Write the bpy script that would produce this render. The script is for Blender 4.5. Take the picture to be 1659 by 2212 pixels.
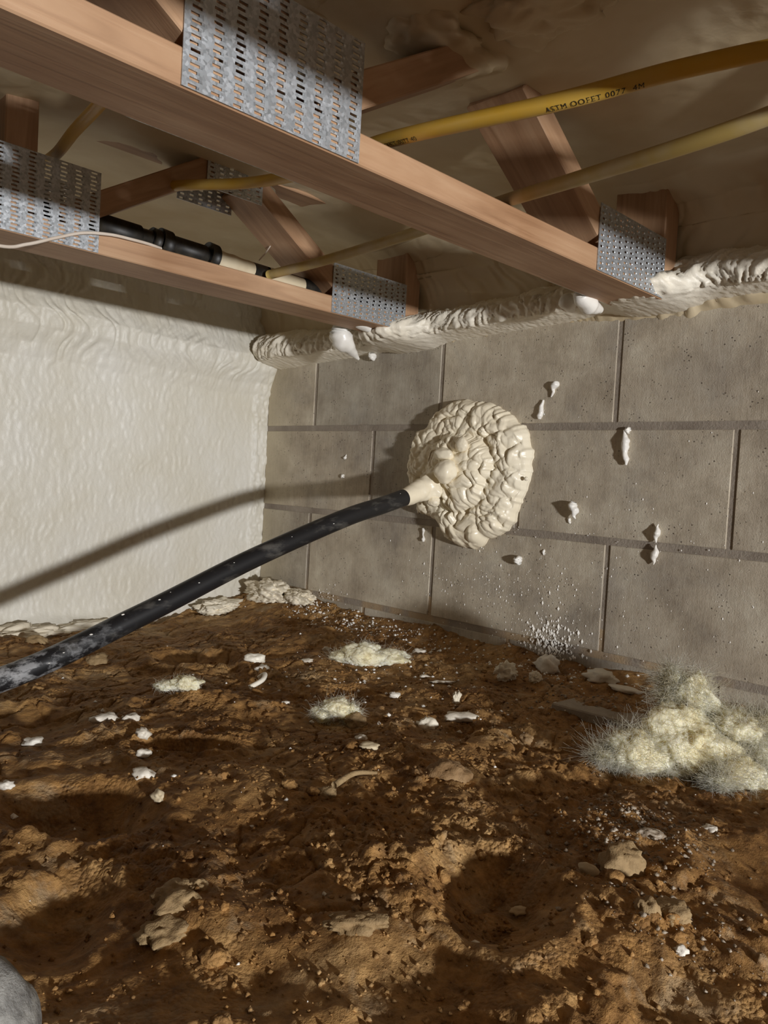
import bpy, bmesh, math, random
import numpy as np
from mathutils import Vector, Matrix

for o in list(bpy.data.objects):
    bpy.data.objects.remove(o, do_unlink=True)
SC = bpy.context.scene
COL = SC.collection

# ------------------------------------------------------------------ camera, world, light, exposure
# World axes: X runs into the block wall (block face at X = 0), Y runs into the foam wall (foam face at Y = 0),
# Z = 0 is the mortar bed under the top course of blocks.
cam_d = bpy.data.cameras.new('camera')
cam_d.sensor_fit = 'VERTICAL'; cam_d.sensor_height = 24.0
cam_d.lens = 24.0 * 1725.8 / 2212.0
cam_d.clip_start = 0.01
cam = bpy.data.objects.new('camera', cam_d); COL.objects.link(cam)
_yaw, _pitch, _roll = 0.7761, -0.0405, 0.0564
_f = Vector((math.cos(_pitch)*math.cos(_yaw), math.cos(_pitch)*math.sin(_yaw), math.sin(_pitch)))
_r = _f.cross(Vector((0, 0, 1))).normalized(); _u = _r.cross(_f)
_r2 = math.cos(_roll)*_r + math.sin(_roll)*_u
_u2 = -math.sin(_roll)*_r + math.cos(_roll)*_u
_m = Matrix((_r2, _u2, -_f)).transposed().to_4x4()
_m.translation = Vector((-1.284, -1.7106, -0.1166))
cam.matrix_world = _m
SC.camera = cam

W = bpy.data.worlds.new('world'); SC.world = W
W.use_nodes = True
W.node_tree.nodes['Background'].inputs[0].default_value = (1.0, 0.93, 0.82, 1)
W.node_tree.nodes['Background'].inputs[1].default_value = 0.03

def area(name, loc, aim, size, watts, col):
    d = bpy.data.lights.new(name, 'AREA'); d.shape = 'RECTANGLE'
    d.size, d.size_y = size; d.energy = watts; d.color = col
    o = bpy.data.objects.new(name, d); COL.objects.link(o)
    d.spread = math.radians(75)
    o.location = loc
    o.rotation_euler = (Vector(aim) - Vector(loc)).to_track_quat('-Z', 'Y').to_euler()
    return o
# LED work light standing on the soil further along the crawl space
area('work_light', (-1.50, -4.50, -0.17), (-0.40, 0.0, 0.0), (0.16, 0.12), 11.5, (0.98, 0.985, 1.0))

vs = SC.view_settings
vs.view_transform = 'Standard'; vs.look = 'None'; vs.gamma = 1.0; vs.use_curve_mapping = False
vs.exposure = 1.0

# ------------------------------------------------------------------ helpers
def tag(o, label=None, cat=None, group=None, kind=None):
    if label: o['label'] = label
    if cat: o['category'] = cat
    if group: o['group'] = group
    if kind: o['kind'] = kind
    return o

def link(name, me, mat=None, parent=None):
    o = bpy.data.objects.new(name, me); COL.objects.link(o)
    if mat is not None and me is not None and not me.materials: me.materials.append(mat)
    if parent is not None: o.parent = parent
    return o

def empty(name, loc=(0, 0, 0)):
    o = bpy.data.objects.new(name, None); COL.objects.link(o); o.location = loc
    o.empty_display_size = 0.02
    return o

def smooth(me):
    me.polygons.foreach_set('use_smooth', [True]*len(me.polygons)); me.update()

def np_mesh(name, verts, quads, sm=True):
    verts = np.ascontiguousarray(verts, dtype=np.float32); quads = np.ascontiguousarray(quads, dtype=np.int32)
    k = quads.shape[1]
    me = bpy.data.meshes.new(name)
    me.vertices.add(len(verts)); me.vertices.foreach_set('co', verts.ravel())
    me.loops.add(quads.size); me.loops.foreach_set('vertex_index', quads.ravel())
    me.polygons.add(len(quads))
    me.polygons.foreach_set('loop_start', np.arange(0, quads.size, k, dtype=np.int32))
    try: me.polygons.foreach_set('loop_total', np.full(len(quads), k, dtype=np.int32))
    except Exception: pass
    me.update(calc_edges=True); me.validate()
    if sm: smooth(me)
    return me

def grid_quads(nu, nv, wrap_u=False, flip=False):
    i = np.arange(nu if wrap_u else nu-1)[:, None]; j = np.arange(nv-1)[None, :]
    i2 = (i+1) % nu
    a = i*nv+j; b = i2*nv+j; c = i2*nv+j+1; d = i*nv+j+1
    q = np.stack(np.broadcast_arrays(a, b, c, d), -1).reshape(-1, 4)
    return q[:, ::-1] if flip else q

def grid_mesh(name, P, wrap_u=False, flip=False, sm=True):
    nu, nv = P.shape[:2]
    return np_mesh(name, P.reshape(-1, 3), grid_quads(nu, nv, wrap_u, flip), sm)

def bm_mesh(name, bm, sm=False):
    me = bpy.data.meshes.new(name); bm.to_mesh(me); bm.free()
    if sm: smooth(me)
    return me

# ---- numpy noise
def _hash(ix, iy, iz, seed):
    h = (ix.astype(np.int64)*374761393 + iy.astype(np.int64)*668265263 + iz.astype(np.int64)*2147483647 + seed*974634777) & 0xFFFFFFFF
    h = ((h ^ (h >> 13))*1274126177) & 0xFFFFFFFF
    h = ((h ^ (h >> 16))*2246822519) & 0xFFFFFFFF
    h = h ^ (h >> 15)
    return (h & 0xFFFFFF)/float(0xFFFFFF)

def vn(x, y, z=None, seed=0):
    if z is None: z = np.zeros_like(x)
    x, y, z = np.broadcast_arrays(x, y, z)
    ix, iy, iz = np.floor(x), np.floor(y), np.floor(z)
    fx, fy, fz = x-ix, y-iy, z-iz
    fx = fx*fx*fx*(fx*(fx*6-15)+10); fy = fy*fy*fy*(fy*(fy*6-15)+10); fz = fz*fz*fz*(fz*(fz*6-15)+10)
    def c(a, b, d): return _hash(ix+a, iy+b, iz+d, seed)
    r0 = (c(0,0,0)*(1-fx)+c(1,0,0)*fx)*(1-fy) + (c(0,1,0)*(1-fx)+c(1,1,0)*fx)*fy
    if np.any(fz):
        r1 = (c(0,0,1)*(1-fx)+c(1,0,1)*fx)*(1-fy) + (c(0,1,1)*(1-fx)+c(1,1,1)*fx)*fy
        r0 = r0*(1-fz)+r1*fz
    return r0*2-1

def fbm(x, y, z=None, oct=4, seed=0, gain=0.5):
    s = 0; a = 1.0; t = 0
    for i in range(oct):
        s = s + a*vn(x*2**i+17.3*i, y*2**i-9.1*i, None if z is None else z*2**i+4.7*i, seed+i); t += a; a *= gain
    return s/t

def cell(x, y, seed=0, jit=0.9):
    ix, iy = np.floor(x), np.floor(y)
    f1 = np.full(x.shape, 9.0); f2 = np.full(x.shape, 9.0); rid = np.zeros(x.shape)
    for a in (-1, 0, 1):
        for b in (-1, 0, 1):
            cx, cy = ix+a, iy+b; z0 = np.zeros_like(cx)
            px = cx+0.5+jit*(_hash(cx, cy, z0, seed)-0.5); py = cy+0.5+jit*(_hash(cx, cy, z0, seed+7)-0.5)
            d = np.hypot(x-px, y-py)
            near = d < f1
            f2 = np.where(near, f1, np.minimum(f2, d))
            rid = np.where(near, _hash(cx, cy, z0, seed+13), rid)
            f1 = np.where(near, d, f1)
    return f1, f2, rid

def sstep(a, b, x):
    t = np.clip((x-a)/(b-a), 0, 1); return t*t*(3-2*t)

def grid_normals(P):
    du = np.gradient(P, axis=0); dv = np.gradient(P, axis=1)
    n = np.cross(du, dv); l = np.linalg.norm(n, axis=-1, keepdims=True)
    return n/np.maximum(l, 1e-12)

# ---- shapes
def box_mesh(name, lo, hi, bev=0.0, seg=1):
    bm = bmesh.new()
    bmesh.ops.create_cube(bm, size=1.0)
    lo, hi = Vector(lo), Vector(hi)
    for v in bm.verts:
        v.co = Vector(((lo[i]+hi[i])/2 + v.co[i]*(hi[i]-lo[i]) for i in range(3)))
    if bev: bmesh.ops.bevel(bm, geom=bm.edges[:], offset=bev, segments=seg, affect='EDGES')
    return bm_mesh(name, bm)

def catmull(pts, n):
    pts = np.array(pts, float)
    P = np.vstack([2*pts[0]-pts[1], pts, 2*pts[-1]-pts[-2]])
    out = []
    for i in range(len(pts)-1):
        p0, p1, p2, p3 = P[i:i+4]
        for t in np.linspace(0, 1, n, endpoint=False):
            out.append(0.5*((2*p1)+(p2-p0)*t+(2*p0-5*p1+4*p2-p3)*t*t+(3*p1-p0-3*p2+p3)*t**3))
    out.append(pts[-1]); return np.array(out)

def tube_grid(path, rad, nseg=20):
    path = np.asarray(path, float); n = len(path)
    rad = np.broadcast_to(np.asarray(rad, float), (n,))
    T = np.gradient(path, axis=0); T /= np.linalg.norm(T, axis=1, keepdims=True)
    up = np.array([0, 0, 1.0]) if abs(T[0][2]) < 0.9 else np.array([1.0, 0, 0])
    N = np.cross(up, T); N /= np.linalg.norm(N, axis=1, keepdims=True); B = np.cross(T, N)
    a = np.linspace(0, 2*np.pi, nseg, endpoint=False)
    P = path[None] + rad[None, :, None]*(np.cos(a)[:, None, None]*N[None] + np.sin(a)[:, None, None]*B[None])
    return P   # (nseg, n, 3)

def tube_mesh(name, path, rad, nseg=20, caps=True):
    P = tube_grid(path, rad, nseg); nu, nv = P.shape[:2]
    V = P.reshape(-1, 3); Q = [tuple(q) for q in grid_quads(nu, nv, True)]
    F = [tuple(int(k) for k in q) for q in Q]
    if caps:
        F.append(tuple(int(i*nv) for i in range(nu))); F.append(tuple(int(i*nv+nv-1) for i in reversed(range(nu))))
    me = bpy.data.meshes.new(name); me.from_pydata(V.tolist(), [], F); smooth(me)
    return me

def lump_mesh(name, size, seed, rough=0.3, freq=2.0, sub=3, flat=0.0, sm=True, fine=0.0):
    bm = bmesh.new(); bmesh.ops.create_icosphere(bm, subdivisions=sub, radius=1.0)
    V = np.array([v.co[:] for v in bm.verts])
    d = 1 + rough*fbm(V[:, 0]*freq+seed*3.1, V[:, 1]*freq-seed, V[:, 2]*freq+seed*0.7, 3, seed)
    if fine: d += fine*vn(V[:, 0]*freq*4+seed, V[:, 1]*freq*4, V[:, 2]*freq*4, seed+5)
    V = V*d[:, None]
    if flat: V[:, 2] = np.maximum(V[:, 2], -1+flat)
    V = V*np.array(size)/2
    for v, c in zip(bm.verts, V): v.co = c
    return bm_mesh(name, bm, sm)

# ------------------------------------------------------------------ materials
def new_mat(name):
    m = bpy.data.materials.new(name); m.use_nodes = True
    nt = m.node_tree; b = nt.nodes['Principled BSDF']
    return m, nt, b
def node(nt, t, **kw):
    n = nt.nodes.new(t)
    for k, v in kw.items():
        if k in n.bl_rna.properties: setattr(n, k, v)
        else: n.inputs[k].default_value = v
    return n
def ramp(nt, src, stops):
    r = nt.nodes.new('ShaderNodeValToRGB'); el = r.color_ramp.elements
    while len(el) < len(stops): el.new(0.5)
    for e, (p, c) in zip(el, stops):
        e.position = p; e.color = (*c, 1) if len(c) == 3 else c
    nt.links.new(src, r.inputs[0]); return r.outputs[0]
def mixc(nt, fac, a, b, mode='MIX'):
    m = nt.nodes.new('ShaderNodeMix'); m.data_type = 'RGBA'; m.blend_type = mode
    for sock, v in ((m.inputs[0], fac), (m.inputs[6], a), (m.inputs[7], b)):
        if hasattr(v, 'is_linked'): nt.links.new(v, sock)
        elif isinstance(v, (int, float)): sock.default_value = v
        else: sock.default_value = (*v, 1)
    return m.outputs[2]
def noise(nt, vec, scale, detail=4, rough=0.55, dist=0.0):
    n = node(nt, 'ShaderNodeTexNoise'); n.inputs['Scale'].default_value = scale
    n.inputs['Detail'].default_value = detail; n.inputs['Roughness'].default_value = rough; n.inputs['Distortion'].default_value = dist
    if vec is not None: nt.links.new(vec, n.inputs['Vector'])
    return n.outputs['Fac']
def voro(nt, vec, scale, feature='F1'):
    n = node(nt, 'ShaderNodeTexVoronoi', feature=feature); n.inputs['Scale'].default_value = scale
    nt.links.new(vec, n.inputs['Vector']); return n.outputs['Distance']
def mathn(nt, op, a, b=None, clamp=False):
    n = nt.nodes.new('ShaderNodeMath'); n.operation = op; n.use_clamp = clamp
    for s, v in zip(n.inputs, (a, b)):
        if v is None: continue
        if hasattr(v, 'is_linked'): nt.links.new(v, s)
        else: s.default_value = v
    return n.outputs[0]
def bump(nt, b, h, strength, dist):
    n = node(nt, 'ShaderNodeBump'); n.inputs['Strength'].default_value = strength; n.inputs['Distance'].default_value = dist
    nt.links.new(h, n.inputs['Height']); nt.links.new(n.outputs[0], b.inputs['Normal']); return n
def wpos(nt): return node(nt, 'ShaderNodeNewGeometry').outputs['Position']
def opos(nt): return node(nt, 'ShaderNodeTexCoord').outputs['Object']
def scaled(nt, vec, s):
    m = node(nt, 'ShaderNodeMapping'); m.inputs['Scale'].default_value = s
    nt.links.new(vec, m.inputs['Vector']); return m.outputs[0]

def foam_mat(name, c1, c2, rough=0.42, bscale=260, bstr=0.35, sss=0.0):
    m, nt, b = new_mat(name); p = wpos(nt)
    col = ramp(nt, noise(nt, p, 6, 4), [(0.35, c1), (0.7, c2)])
    nt.links.new(col, b.inputs['Base Color'])
    b.inputs['Roughness'].default_value = rough
    b.inputs['Specular IOR Level'].default_value = 0.4
    bump(nt, b, noise(nt, p, bscale, 3), bstr, 0.0015)
    return m
M = {}
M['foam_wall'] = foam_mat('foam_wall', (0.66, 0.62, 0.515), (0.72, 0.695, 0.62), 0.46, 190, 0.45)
M['foam_bead'] = foam_mat('foam_bead', (0.84, 0.765, 0.62), (0.88, 0.83, 0.71), 0.40, 320, 0.35)
M['foam_fresh'] = foam_mat('foam_fresh', (0.87, 0.765, 0.565), (0.91, 0.835, 0.66), 0.30, 420, 0.12)
M['foam_white'] = foam_mat('foam_white', (0.86, 0.82, 0.74), (0.90, 0.88, 0.83), 0.32, 300, 0.15)
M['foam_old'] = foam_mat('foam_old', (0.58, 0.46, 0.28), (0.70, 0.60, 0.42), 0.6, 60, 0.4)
M['foam_chip'] = foam_mat('foam_chip', (0.70, 0.63, 0.51), (0.82, 0.78, 0.70), 0.45, 200, 0.5)
M['foam_crust'] = foam_mat('foam_crust', (0.74, 0.645, 0.48), (0.82, 0.76, 0.62), 0.55, 160, 0.7)

# concrete block
m, nt, b = new_mat('concrete_block'); M['block'] = m
p = wpos(nt)
oi = node(nt, 'ShaderNodeObjectInfo').outputs['Random']
base = ramp(nt, noise(nt, p, 10, 8, 0.72), [(0.30, (0.34, 0.285, 0.22)), (0.5, (0.53, 0.47, 0.385)), (0.70, (0.70, 0.66, 0.57))])
per = ramp(nt, oi, [(0.0, (0.72, 0.73, 0.74)), (0.5, (0.98, 0.94, 0.88)), (1.0, (1.12, 1.10, 1.04))])
base = mixc(nt, 1.0, base, per, 'MULTIPLY')
base = mixc(nt, 1.0, base, ramp(nt, noise(nt, p, 4.2, 5, 0.65, 0.5), [(0.35, (0.70, 0.69, 0.70)), (0.5, (0.98, 0.96, 0.92)), (0.66, (1.20, 1.20, 1.16))]), 'MULTIPLY')
streak = noise(nt, scaled(nt, p, (1, 240, 26)), 1.0, 3)
base = mixc(nt, 0.16, base, ramp(nt, streak, [(0.3, (0.22, 0.19, 0.15)), (0.7, (0.70, 0.67, 0.58))]))
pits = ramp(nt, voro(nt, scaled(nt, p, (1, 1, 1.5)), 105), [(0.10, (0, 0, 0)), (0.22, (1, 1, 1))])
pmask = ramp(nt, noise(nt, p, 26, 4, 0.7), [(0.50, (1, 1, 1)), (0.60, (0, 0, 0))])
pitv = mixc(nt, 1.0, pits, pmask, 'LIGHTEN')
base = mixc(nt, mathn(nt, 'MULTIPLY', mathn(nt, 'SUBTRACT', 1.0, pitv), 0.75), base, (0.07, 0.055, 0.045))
sepx = node(nt, 'ShaderNodeSeparateXYZ'); nt.links.new(p, sepx.inputs[0])
# cream overspray mist on the blocks that touch the foam wall
ov = mathn(nt, 'MULTIPLY', mathn(nt, 'ADD', mathn(nt, 'MULTIPLY', sepx.outputs[1], 7.5), 1.05, True), 0.85)
ov = mathn(nt, 'MULTIPLY', ov, mathn(nt, 'ADD', mathn(nt, 'MULTIPLY', noise(nt, p, 14, 3), 0.8), 0.45), True)
base = mixc(nt, ov, base, (0.60, 0.52, 0.36))
nt.links.new(base, b.inputs['Base Color'])
b.inputs['Roughness'].default_value = 0.85
hh = mathn(nt, 'ADD', mathn(nt, 'MULTIPLY', noise(nt, p, 420, 5, 0.75), 0.6), mathn(nt, 'MULTIPLY', pitv, 0.5))
hh = mathn(nt, 'ADD', hh, mathn(nt, 'MULTIPLY', streak, 0.10))
bump(nt, b, hh, 0.75, 0.003)

m, nt, b = new_mat('mortar'); M['mortar'] = m
p = wpos(nt)
c = ramp(nt, noise(nt, p, 18, 5), [(0.3, (0.25, 0.205, 0.16)), (0.7, (0.38, 0.325, 0.26))])
sep = node(nt, 'ShaderNodeSeparateXYZ'); nt.links.new(p, sep.inputs[0])
low = mathn(nt, 'MULTIPLY', mathn(nt, 'LESS_THAN', sep.outputs[2], -0.36), ramp(nt, noise(nt, scaled(nt, p, (1, 4, 1)), 2.3, 2), [(0.45, (0, 0, 0)), (0.55, (1, 1, 1))]))
c = mixc(nt, mathn(nt, 'MULTIPLY', low, 0.8), c, (0.46, 0.33, 0.19))
nt.links.new(c, b.inputs['Base Color'])
b.inputs['Roughness'].default_value = 0.9
bump(nt, b, noise(nt, p, 200, 4, 0.7), 0.6, 0.003)

# soil
m, nt, b = new_mat('soil'); M['soil'] = m
p = wpos(nt)
c = ramp(nt, noise(nt, p, 7, 5, 0.6, 0.6), [(0.30, (0.22, 0.108, 0.032)), (0.48, (0.36, 0.20, 0.068)), (0.62, (0.44, 0.275, 0.115)), (0.78, (0.50, 0.36, 0.20))])
c2 = ramp(nt, noise(nt, p, 60, 4, 0.65), [(0.3, (0.45, 0.38, 0.30)), (0.7, (1.25, 1.20, 1.10))])
c = mixc(nt, 1.0, c, c2, 'MULTIPLY')
c = mixc(nt, mathn(nt, 'MULTIPLY', ramp(nt, noise(nt, p, 16, 6, 0.7, 0.4), [(0.54, (0, 0, 0)), (0.66, (1, 1, 1))]), 0.6), c, (0.40, 0.295, 0.175))
sp = ramp(nt, voro(nt, p, 150), [(0.05, (1, 1, 1)), (0.09, (0, 0, 0))])
spm = ramp(nt, noise(nt, p, 5, 3), [(0.52, (0, 0, 0)), (0.62, (1, 1, 1))])
c = mixc(nt, mathn(nt, 'MULTIPLY', mixc(nt, 1.0, sp, spm, 'MULTIPLY'), 0.8), c, (0.62, 0.55, 0.45))
nt.links.new(c, b.inputs['Base Color'])
b.inputs['Roughness'].default_value = 0.72
b.inputs['Specular IOR Level'].default_value = 0.35
hs = mathn(nt, 'ADD', noise(nt, p, 120, 5, 0.7), mathn(nt, 'MULTIPLY', noise(nt, p, 520, 3, 0.7), 0.35))
grn = mathn(nt, 'MULTIPLY', voro(nt, p, 230), ramp(nt, noise(nt, p, 9, 3), [(0.45, (0, 0, 0)), (0.6, (1, 1, 1))]))
hs = mathn(nt, 'SUBTRACT', hs, mathn(nt, 'MULTIPLY', grn, 1.1))
bump(nt, b, hs, 0.7, 0.004)

def clod_mat(name, cols, rough=0.8, sc=40):
    m, nt, b = new_mat(name); p = wpos(nt)
    nt.links.new(ramp(nt, noise(nt, p, sc, 4, 0.6), [(0.3, cols[0]), (0.7, cols[1])]), b.inputs['Base Color'])
    b.inputs['Roughness'].default_value = rough
    bump(nt, b, noise(nt, p, 260, 4, 0.7), 0.6, 0.003)
    return m
M['clod'] = clod_mat('clod', [(0.21, 0.115, 0.042), (0.36, 0.23, 0.11)])
M['clod_tan'] = clod_mat('clod_tan', [(0.26, 0.165, 0.07), (0.40, 0.28, 0.14)])
M['grit'] = clod_mat('grit', [(0.17, 0.11, 0.055), (0.50, 0.43, 0.34)], 0.4, 120)
M['stone'] = clod_mat('stone', [(0.13, 0.125, 0.115), (0.34, 0.33, 0.30)], 0.7, 90)
M['footing'] = clod_mat('footing', [(0.26, 0.21, 0.155), (0.40, 0.345, 0.28)], 0.85, 25)

# wood
m, nt, b = new_mat('lumber'); M['wood'] = m
p = opos(nt)
g = noise(nt, scaled(nt, p, (2.0, 34, 34)), 2.0, 5, 0.6, 0.8)
c = ramp(nt, g, [(0.28, (0.24, 0.115, 0.05)), (0.5, (0.42, 0.235, 0.12)), (0.72, (0.56, 0.36, 0.21))])
c = mixc(nt, 0.45, c, ramp(nt, noise(nt, p, 5, 3), [(0.3, (0.26, 0.135, 0.065)), (0.7, (0.60, 0.40, 0.25))]))
nt.links.new(c, b.inputs['Base Color'])
b.inputs['Roughness'].default_value = 0.62
bump(nt, b, g, 0.25, 0.002)
# galvanised plate
m, nt, b = new_mat('galvanised'); M['metal'] = m
p = wpos(nt)
n = node(nt, 'ShaderNodeTexVoronoi'); n.inputs['Scale'].default_value = 330; nt.links.new(p, n.inputs['Vector'])
sv = node(nt, 'ShaderNodeSeparateColor'); nt.links.new(n.outputs['Color'], sv.inputs[0])
nt.links.new(ramp(nt, sv.outputs[0], [(0, (0.42, 0.45, 0.47)), (1, (0.66, 0.69, 0.72))]), b.inputs['Base Color'])
b.inputs['Metallic'].default_value = 0.72
nt.links.new(ramp(nt, sv.outputs[1], [(0, (0.36,)*3), (1, (0.55,)*3)]), b.inputs['Roughness'])

def plain(name, col, rough, var=None, sc=20, metallic=0.0):
    m, nt, b = new_mat(name)
    if var:
        nt.links.new(ramp(nt, noise(nt, wpos(nt), sc, 4), [(0.4, col), (0.7, var)]), b.inputs['Base Color'])
    else: b.inputs['Base Color'].default_value = (*col, 1)
    b.inputs['Roughness'].default_value = rough; b.inputs['Metallic'].default_value = metallic
    return m
M['yellow'] = plain('yellow_plastic', (0.62, 0.36, 0.035), 0.42, (0.60, 0.40, 0.10), 14)
M['yellow_dusty'] = plain('dusty_yellow_plastic', (0.50, 0.36, 0.11), 0.55, (0.56, 0.47, 0.30), 12)
M['print'] = plain('black_print', (0.03, 0.025, 0.01), 0.7)
M['cable'] = plain('cable_jacket', (0.62, 0.52, 0.42), 0.5, (0.70, 0.62, 0.53))
M['fitting'] = plain('black_fitting', (0.016, 0.014, 0.011), 0.45, (0.05, 0.042, 0.03), 60)
# black poly pipe with dusty foam smears
m, nt, b = new_mat('black_pipe'); M['pipe'] = m
p = wpos(nt)
sm_ = ramp(nt, noise(nt, scaled(nt, p, (14, 40, 40)), 1.0, 5, 0.65), [(0.55, (0, 0, 0)), (0.72, (1, 1, 1))])
sep = node(nt, 'ShaderNodeSeparateXYZ'); nt.links.new(p, sep.inputs[0])
dust = mathn(nt, 'MULTIPLY', sm_, 0.28)
lefty = mathn(nt, 'MULTIPLY', mathn(nt, 'SUBTRACT', -0.70, sep.outputs[0]), 2.6, True)
blot = ramp(nt, noise(nt, scaled(nt, p, (34, 60, 60)), 1.0, 5, 0.7), [(0.48, (0, 0, 0)), (0.60, (1, 1, 1))])
c = mixc(nt, dust, (0.011, 0.011, 0.012), (0.30, 0.28, 0.24))
c = mixc(nt, mathn(nt, 'MULTIPLY', lefty, blot, True), c, (0.66, 0.66, 0.66))
nt.links.new(c, b.inputs['Base Color']); b.inputs['Roughness'].default_value = 0.42
# fibreglass
m, nt, b = new_mat('fibreglass'); M['fibre'] = m
p = wpos(nt)
nt.links.new(ramp(nt, noise(nt, p, 22, 4), [(0.35, (0.80, 0.71, 0.44)), (0.7, (0.90, 0.88, 0.72))]), b.inputs['Base Color'])
b.inputs['Roughness'].default_value = 0.8
b.inputs['Subsurface Weight'].default_value = 0.7
b.inputs['Subsurface Radius'].default_value = (0.02, 0.018, 0.012)
b.inputs['Subsurface Scale'].default_value = 0.5
bump(nt, b, noise(nt, scaled(nt, p, (90, 220, 160)), 1.0, 4, 0.7), 0.55, 0.004)

# ------------------------------------------------------------------ terrain
PITS = [ # x, y, radius across image, radius in depth, depth, rim
    (-0.728, -1.325, 0.062, 0.080, 0.022, 0.005),
    (-0.925, -0.950, 0.085, 0.075, 0.026, 0.004),
    (-0.480, -0.465, 0.085, 0.060, 0.022, 0.006),
    (-0.142, -0.325, 0.030, 0.026, 0.026, 0.006),
    (-0.735, -0.850, 0.065, 0.022, 0.014, 0.006),
    (-1.020, -1.120, 0.045, 0.070, 0.014, 0.004),
    (-0.480, -1.480, 0.080, 0.100, 0.014, 0.003),
    (-0.860, -0.640, 0.120, 0.070, 0.014, 0.003),
    (-0.900, -1.440, 0.060, 0.050, 0.016, 0.004),
    (-0.360, -0.780, 0.060, 0.030, 0.010, 0.003),
]
HUMPS = [(-0.795, -0.985, 0.085, 0.06, 0.014), (-0.78, -1.225, 0.06, 0.05, 0.016), (-0.53, -1.33, 0.07, 0.09, 0.012),
         (-0.60, -1.12, 0.16, 0.12, 0.010), (-0.24, -0.46, 0.10, 0.07, 0.010), (-0.63, -0.70, 0.12, 0.03, 0.012),
         (-0.95, -1.20, 0.05, 0.05, 0.010), (-0.86, -1.30, 0.07, 0.03, 0.008), (-0.645, -1.41, 0.03, 0.06, 0.012)]
def zbase(x, y):
    xx = np.minimum(x, 0); yy = np.minimum(y, 0)
    s = sstep(-1.1, -1.4, y)
    return -0.465 + 0.045*np.exp(xx/0.12) - 0.03*np.exp(yy/0.15)*(1-np.exp(xx/0.2)) - 0.035*s*np.exp(xx/0.3)
def terrain(x, y):
    x = np.asarray(x, float); y = np.asarray(y, float)
    h = zbase(x, y)
    wx = x + 0.012*fbm(x*22, y*22, None, 3, 31); wy = y + 0.012*fbm(x*22+50, y*22, None, 3, 32)
    near = sstep(-2.6, -1.9, y)*sstep(-1.9, -1.4, x)
    amp = 0.35+0.65*near
    h = h + amp*(0.012*fbm(x*5, y*5, None, 3, 3) + 0.011*fbm(x*12, y*12, None, 4, 5) - 0.012*np.abs(fbm(x*8+4, y*8, None, 3, 6)))
    # unseen soil ridge added in the work light's path to shade the foreground
    h = h + (0.082+0.026*fbm(x*2.6, y*1.2, None, 2, 7))*np.exp(-((y+2.55)/0.17)**2)
    sm = np.zeros_like(h)
    for (px, py, a, c, d, rim) in PITS:
        ru = ((wx-px)*0.70-(wy-py)*0.71)/a; rv = ((wx-px)*0.71+(wy-py)*0.70)/c
        r = np.hypot(ru, rv)
        h = h - d*(1-sstep(0.25, 1.0, r)) + rim*np.exp(-((r-1.12)/0.18)**2)
        sm = np.maximum(sm, 1-sstep(0.7, 1.1, r))
    for (px, py, a, c, d) in HUMPS:
        ru = ((wx-px)*0.70-(wy-py)*0.71)/a; rv = ((wx-px)*0.71+(wy-py)*0.70)/c
        h = h + d*np.exp(-(ru*ru+rv*rv))
    sm = np.maximum(sm, np.exp(-(((x+0.80)/0.09)**2+((y+0.99)/0.08)**2)))
    # clods: cellular bumps in crumbly zones
    crumb = sstep(-0.12, 0.25, fbm(x*6.5, y*6.5, None, 3, 11) + 0.55*np.exp(-(((x+0.60)/0.22)**2+((y+1.15)/0.25)**2)) + 0.3*np.exp(x/0.15))
    crumb = crumb*(1-0.85*sm)
    f1, f2, rid = cell(wx*38, wy*38, 21)
    h = h + amp*crumb*0.0075*(np.clip(1-f1*1.25, 0, 1)**0.6)*rid**2
    f1, f2, rid = cell(wx*90+3, wy*90, 22)
    h = h + amp*(0.25+0.75*crumb)*(1-0.7*sm)*0.0045*(np.clip(1-f1*1.2, 0, 1)**0.6)*(rid**1.5)
    f1, f2, rid = cell(x*210+3, y*210, 23)
    h = h + near*(0.2+0.8*crumb)*(1-0.6*sm)*0.0026*np.clip(1-f1*1.2, 0, 1)**0.6*rid
    # cracked crust edges
    f1, f2, rid = cell(wx*17+9, wy*17-4, 24)
    crack = 1-sstep(0.0, 0.07, f2-f1)
    h = h - amp*0.006*crack*sstep(0.0, 0.3, fbm(x*5+30, y*5, None, 2, 41))
    h = h + amp*0.0022*fbm(x*70, y*70, None, 3, 43)
    return h
def h1(x, y): return float(terrain(np.array([x]), np.array([y]))[0])

def spaced(segs):
    out = [np.linspace(a, b, n, endpoint=False) for a, b, n in segs]
    return np.concatenate(out+[np.array([segs[-1][1]])])
gx = spaced([(-5.0, -1.6, 40), (-1.6, -1.3, 40), (-1.3, -0.02, 500), (-0.02, 0.10, 8)])
gy = spaced([(-6.3, -2.9, 40), (-2.9, -2.2, 40), (-2.2, -1.75, 50), (-1.75, -0.0, 660), (0.0, 0.12, 10)])
X, Y = np.meshgrid(gx, gy, indexing='ij')
P = np.stack([X, Y, terrain(X, Y)], -1)
o = link('floor', grid_mesh('floor', P), M['soil'])
tag(o, 'lumpy brown bare soil floor with hollows, clods and foam litter', 'soil', kind='structure')

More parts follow.
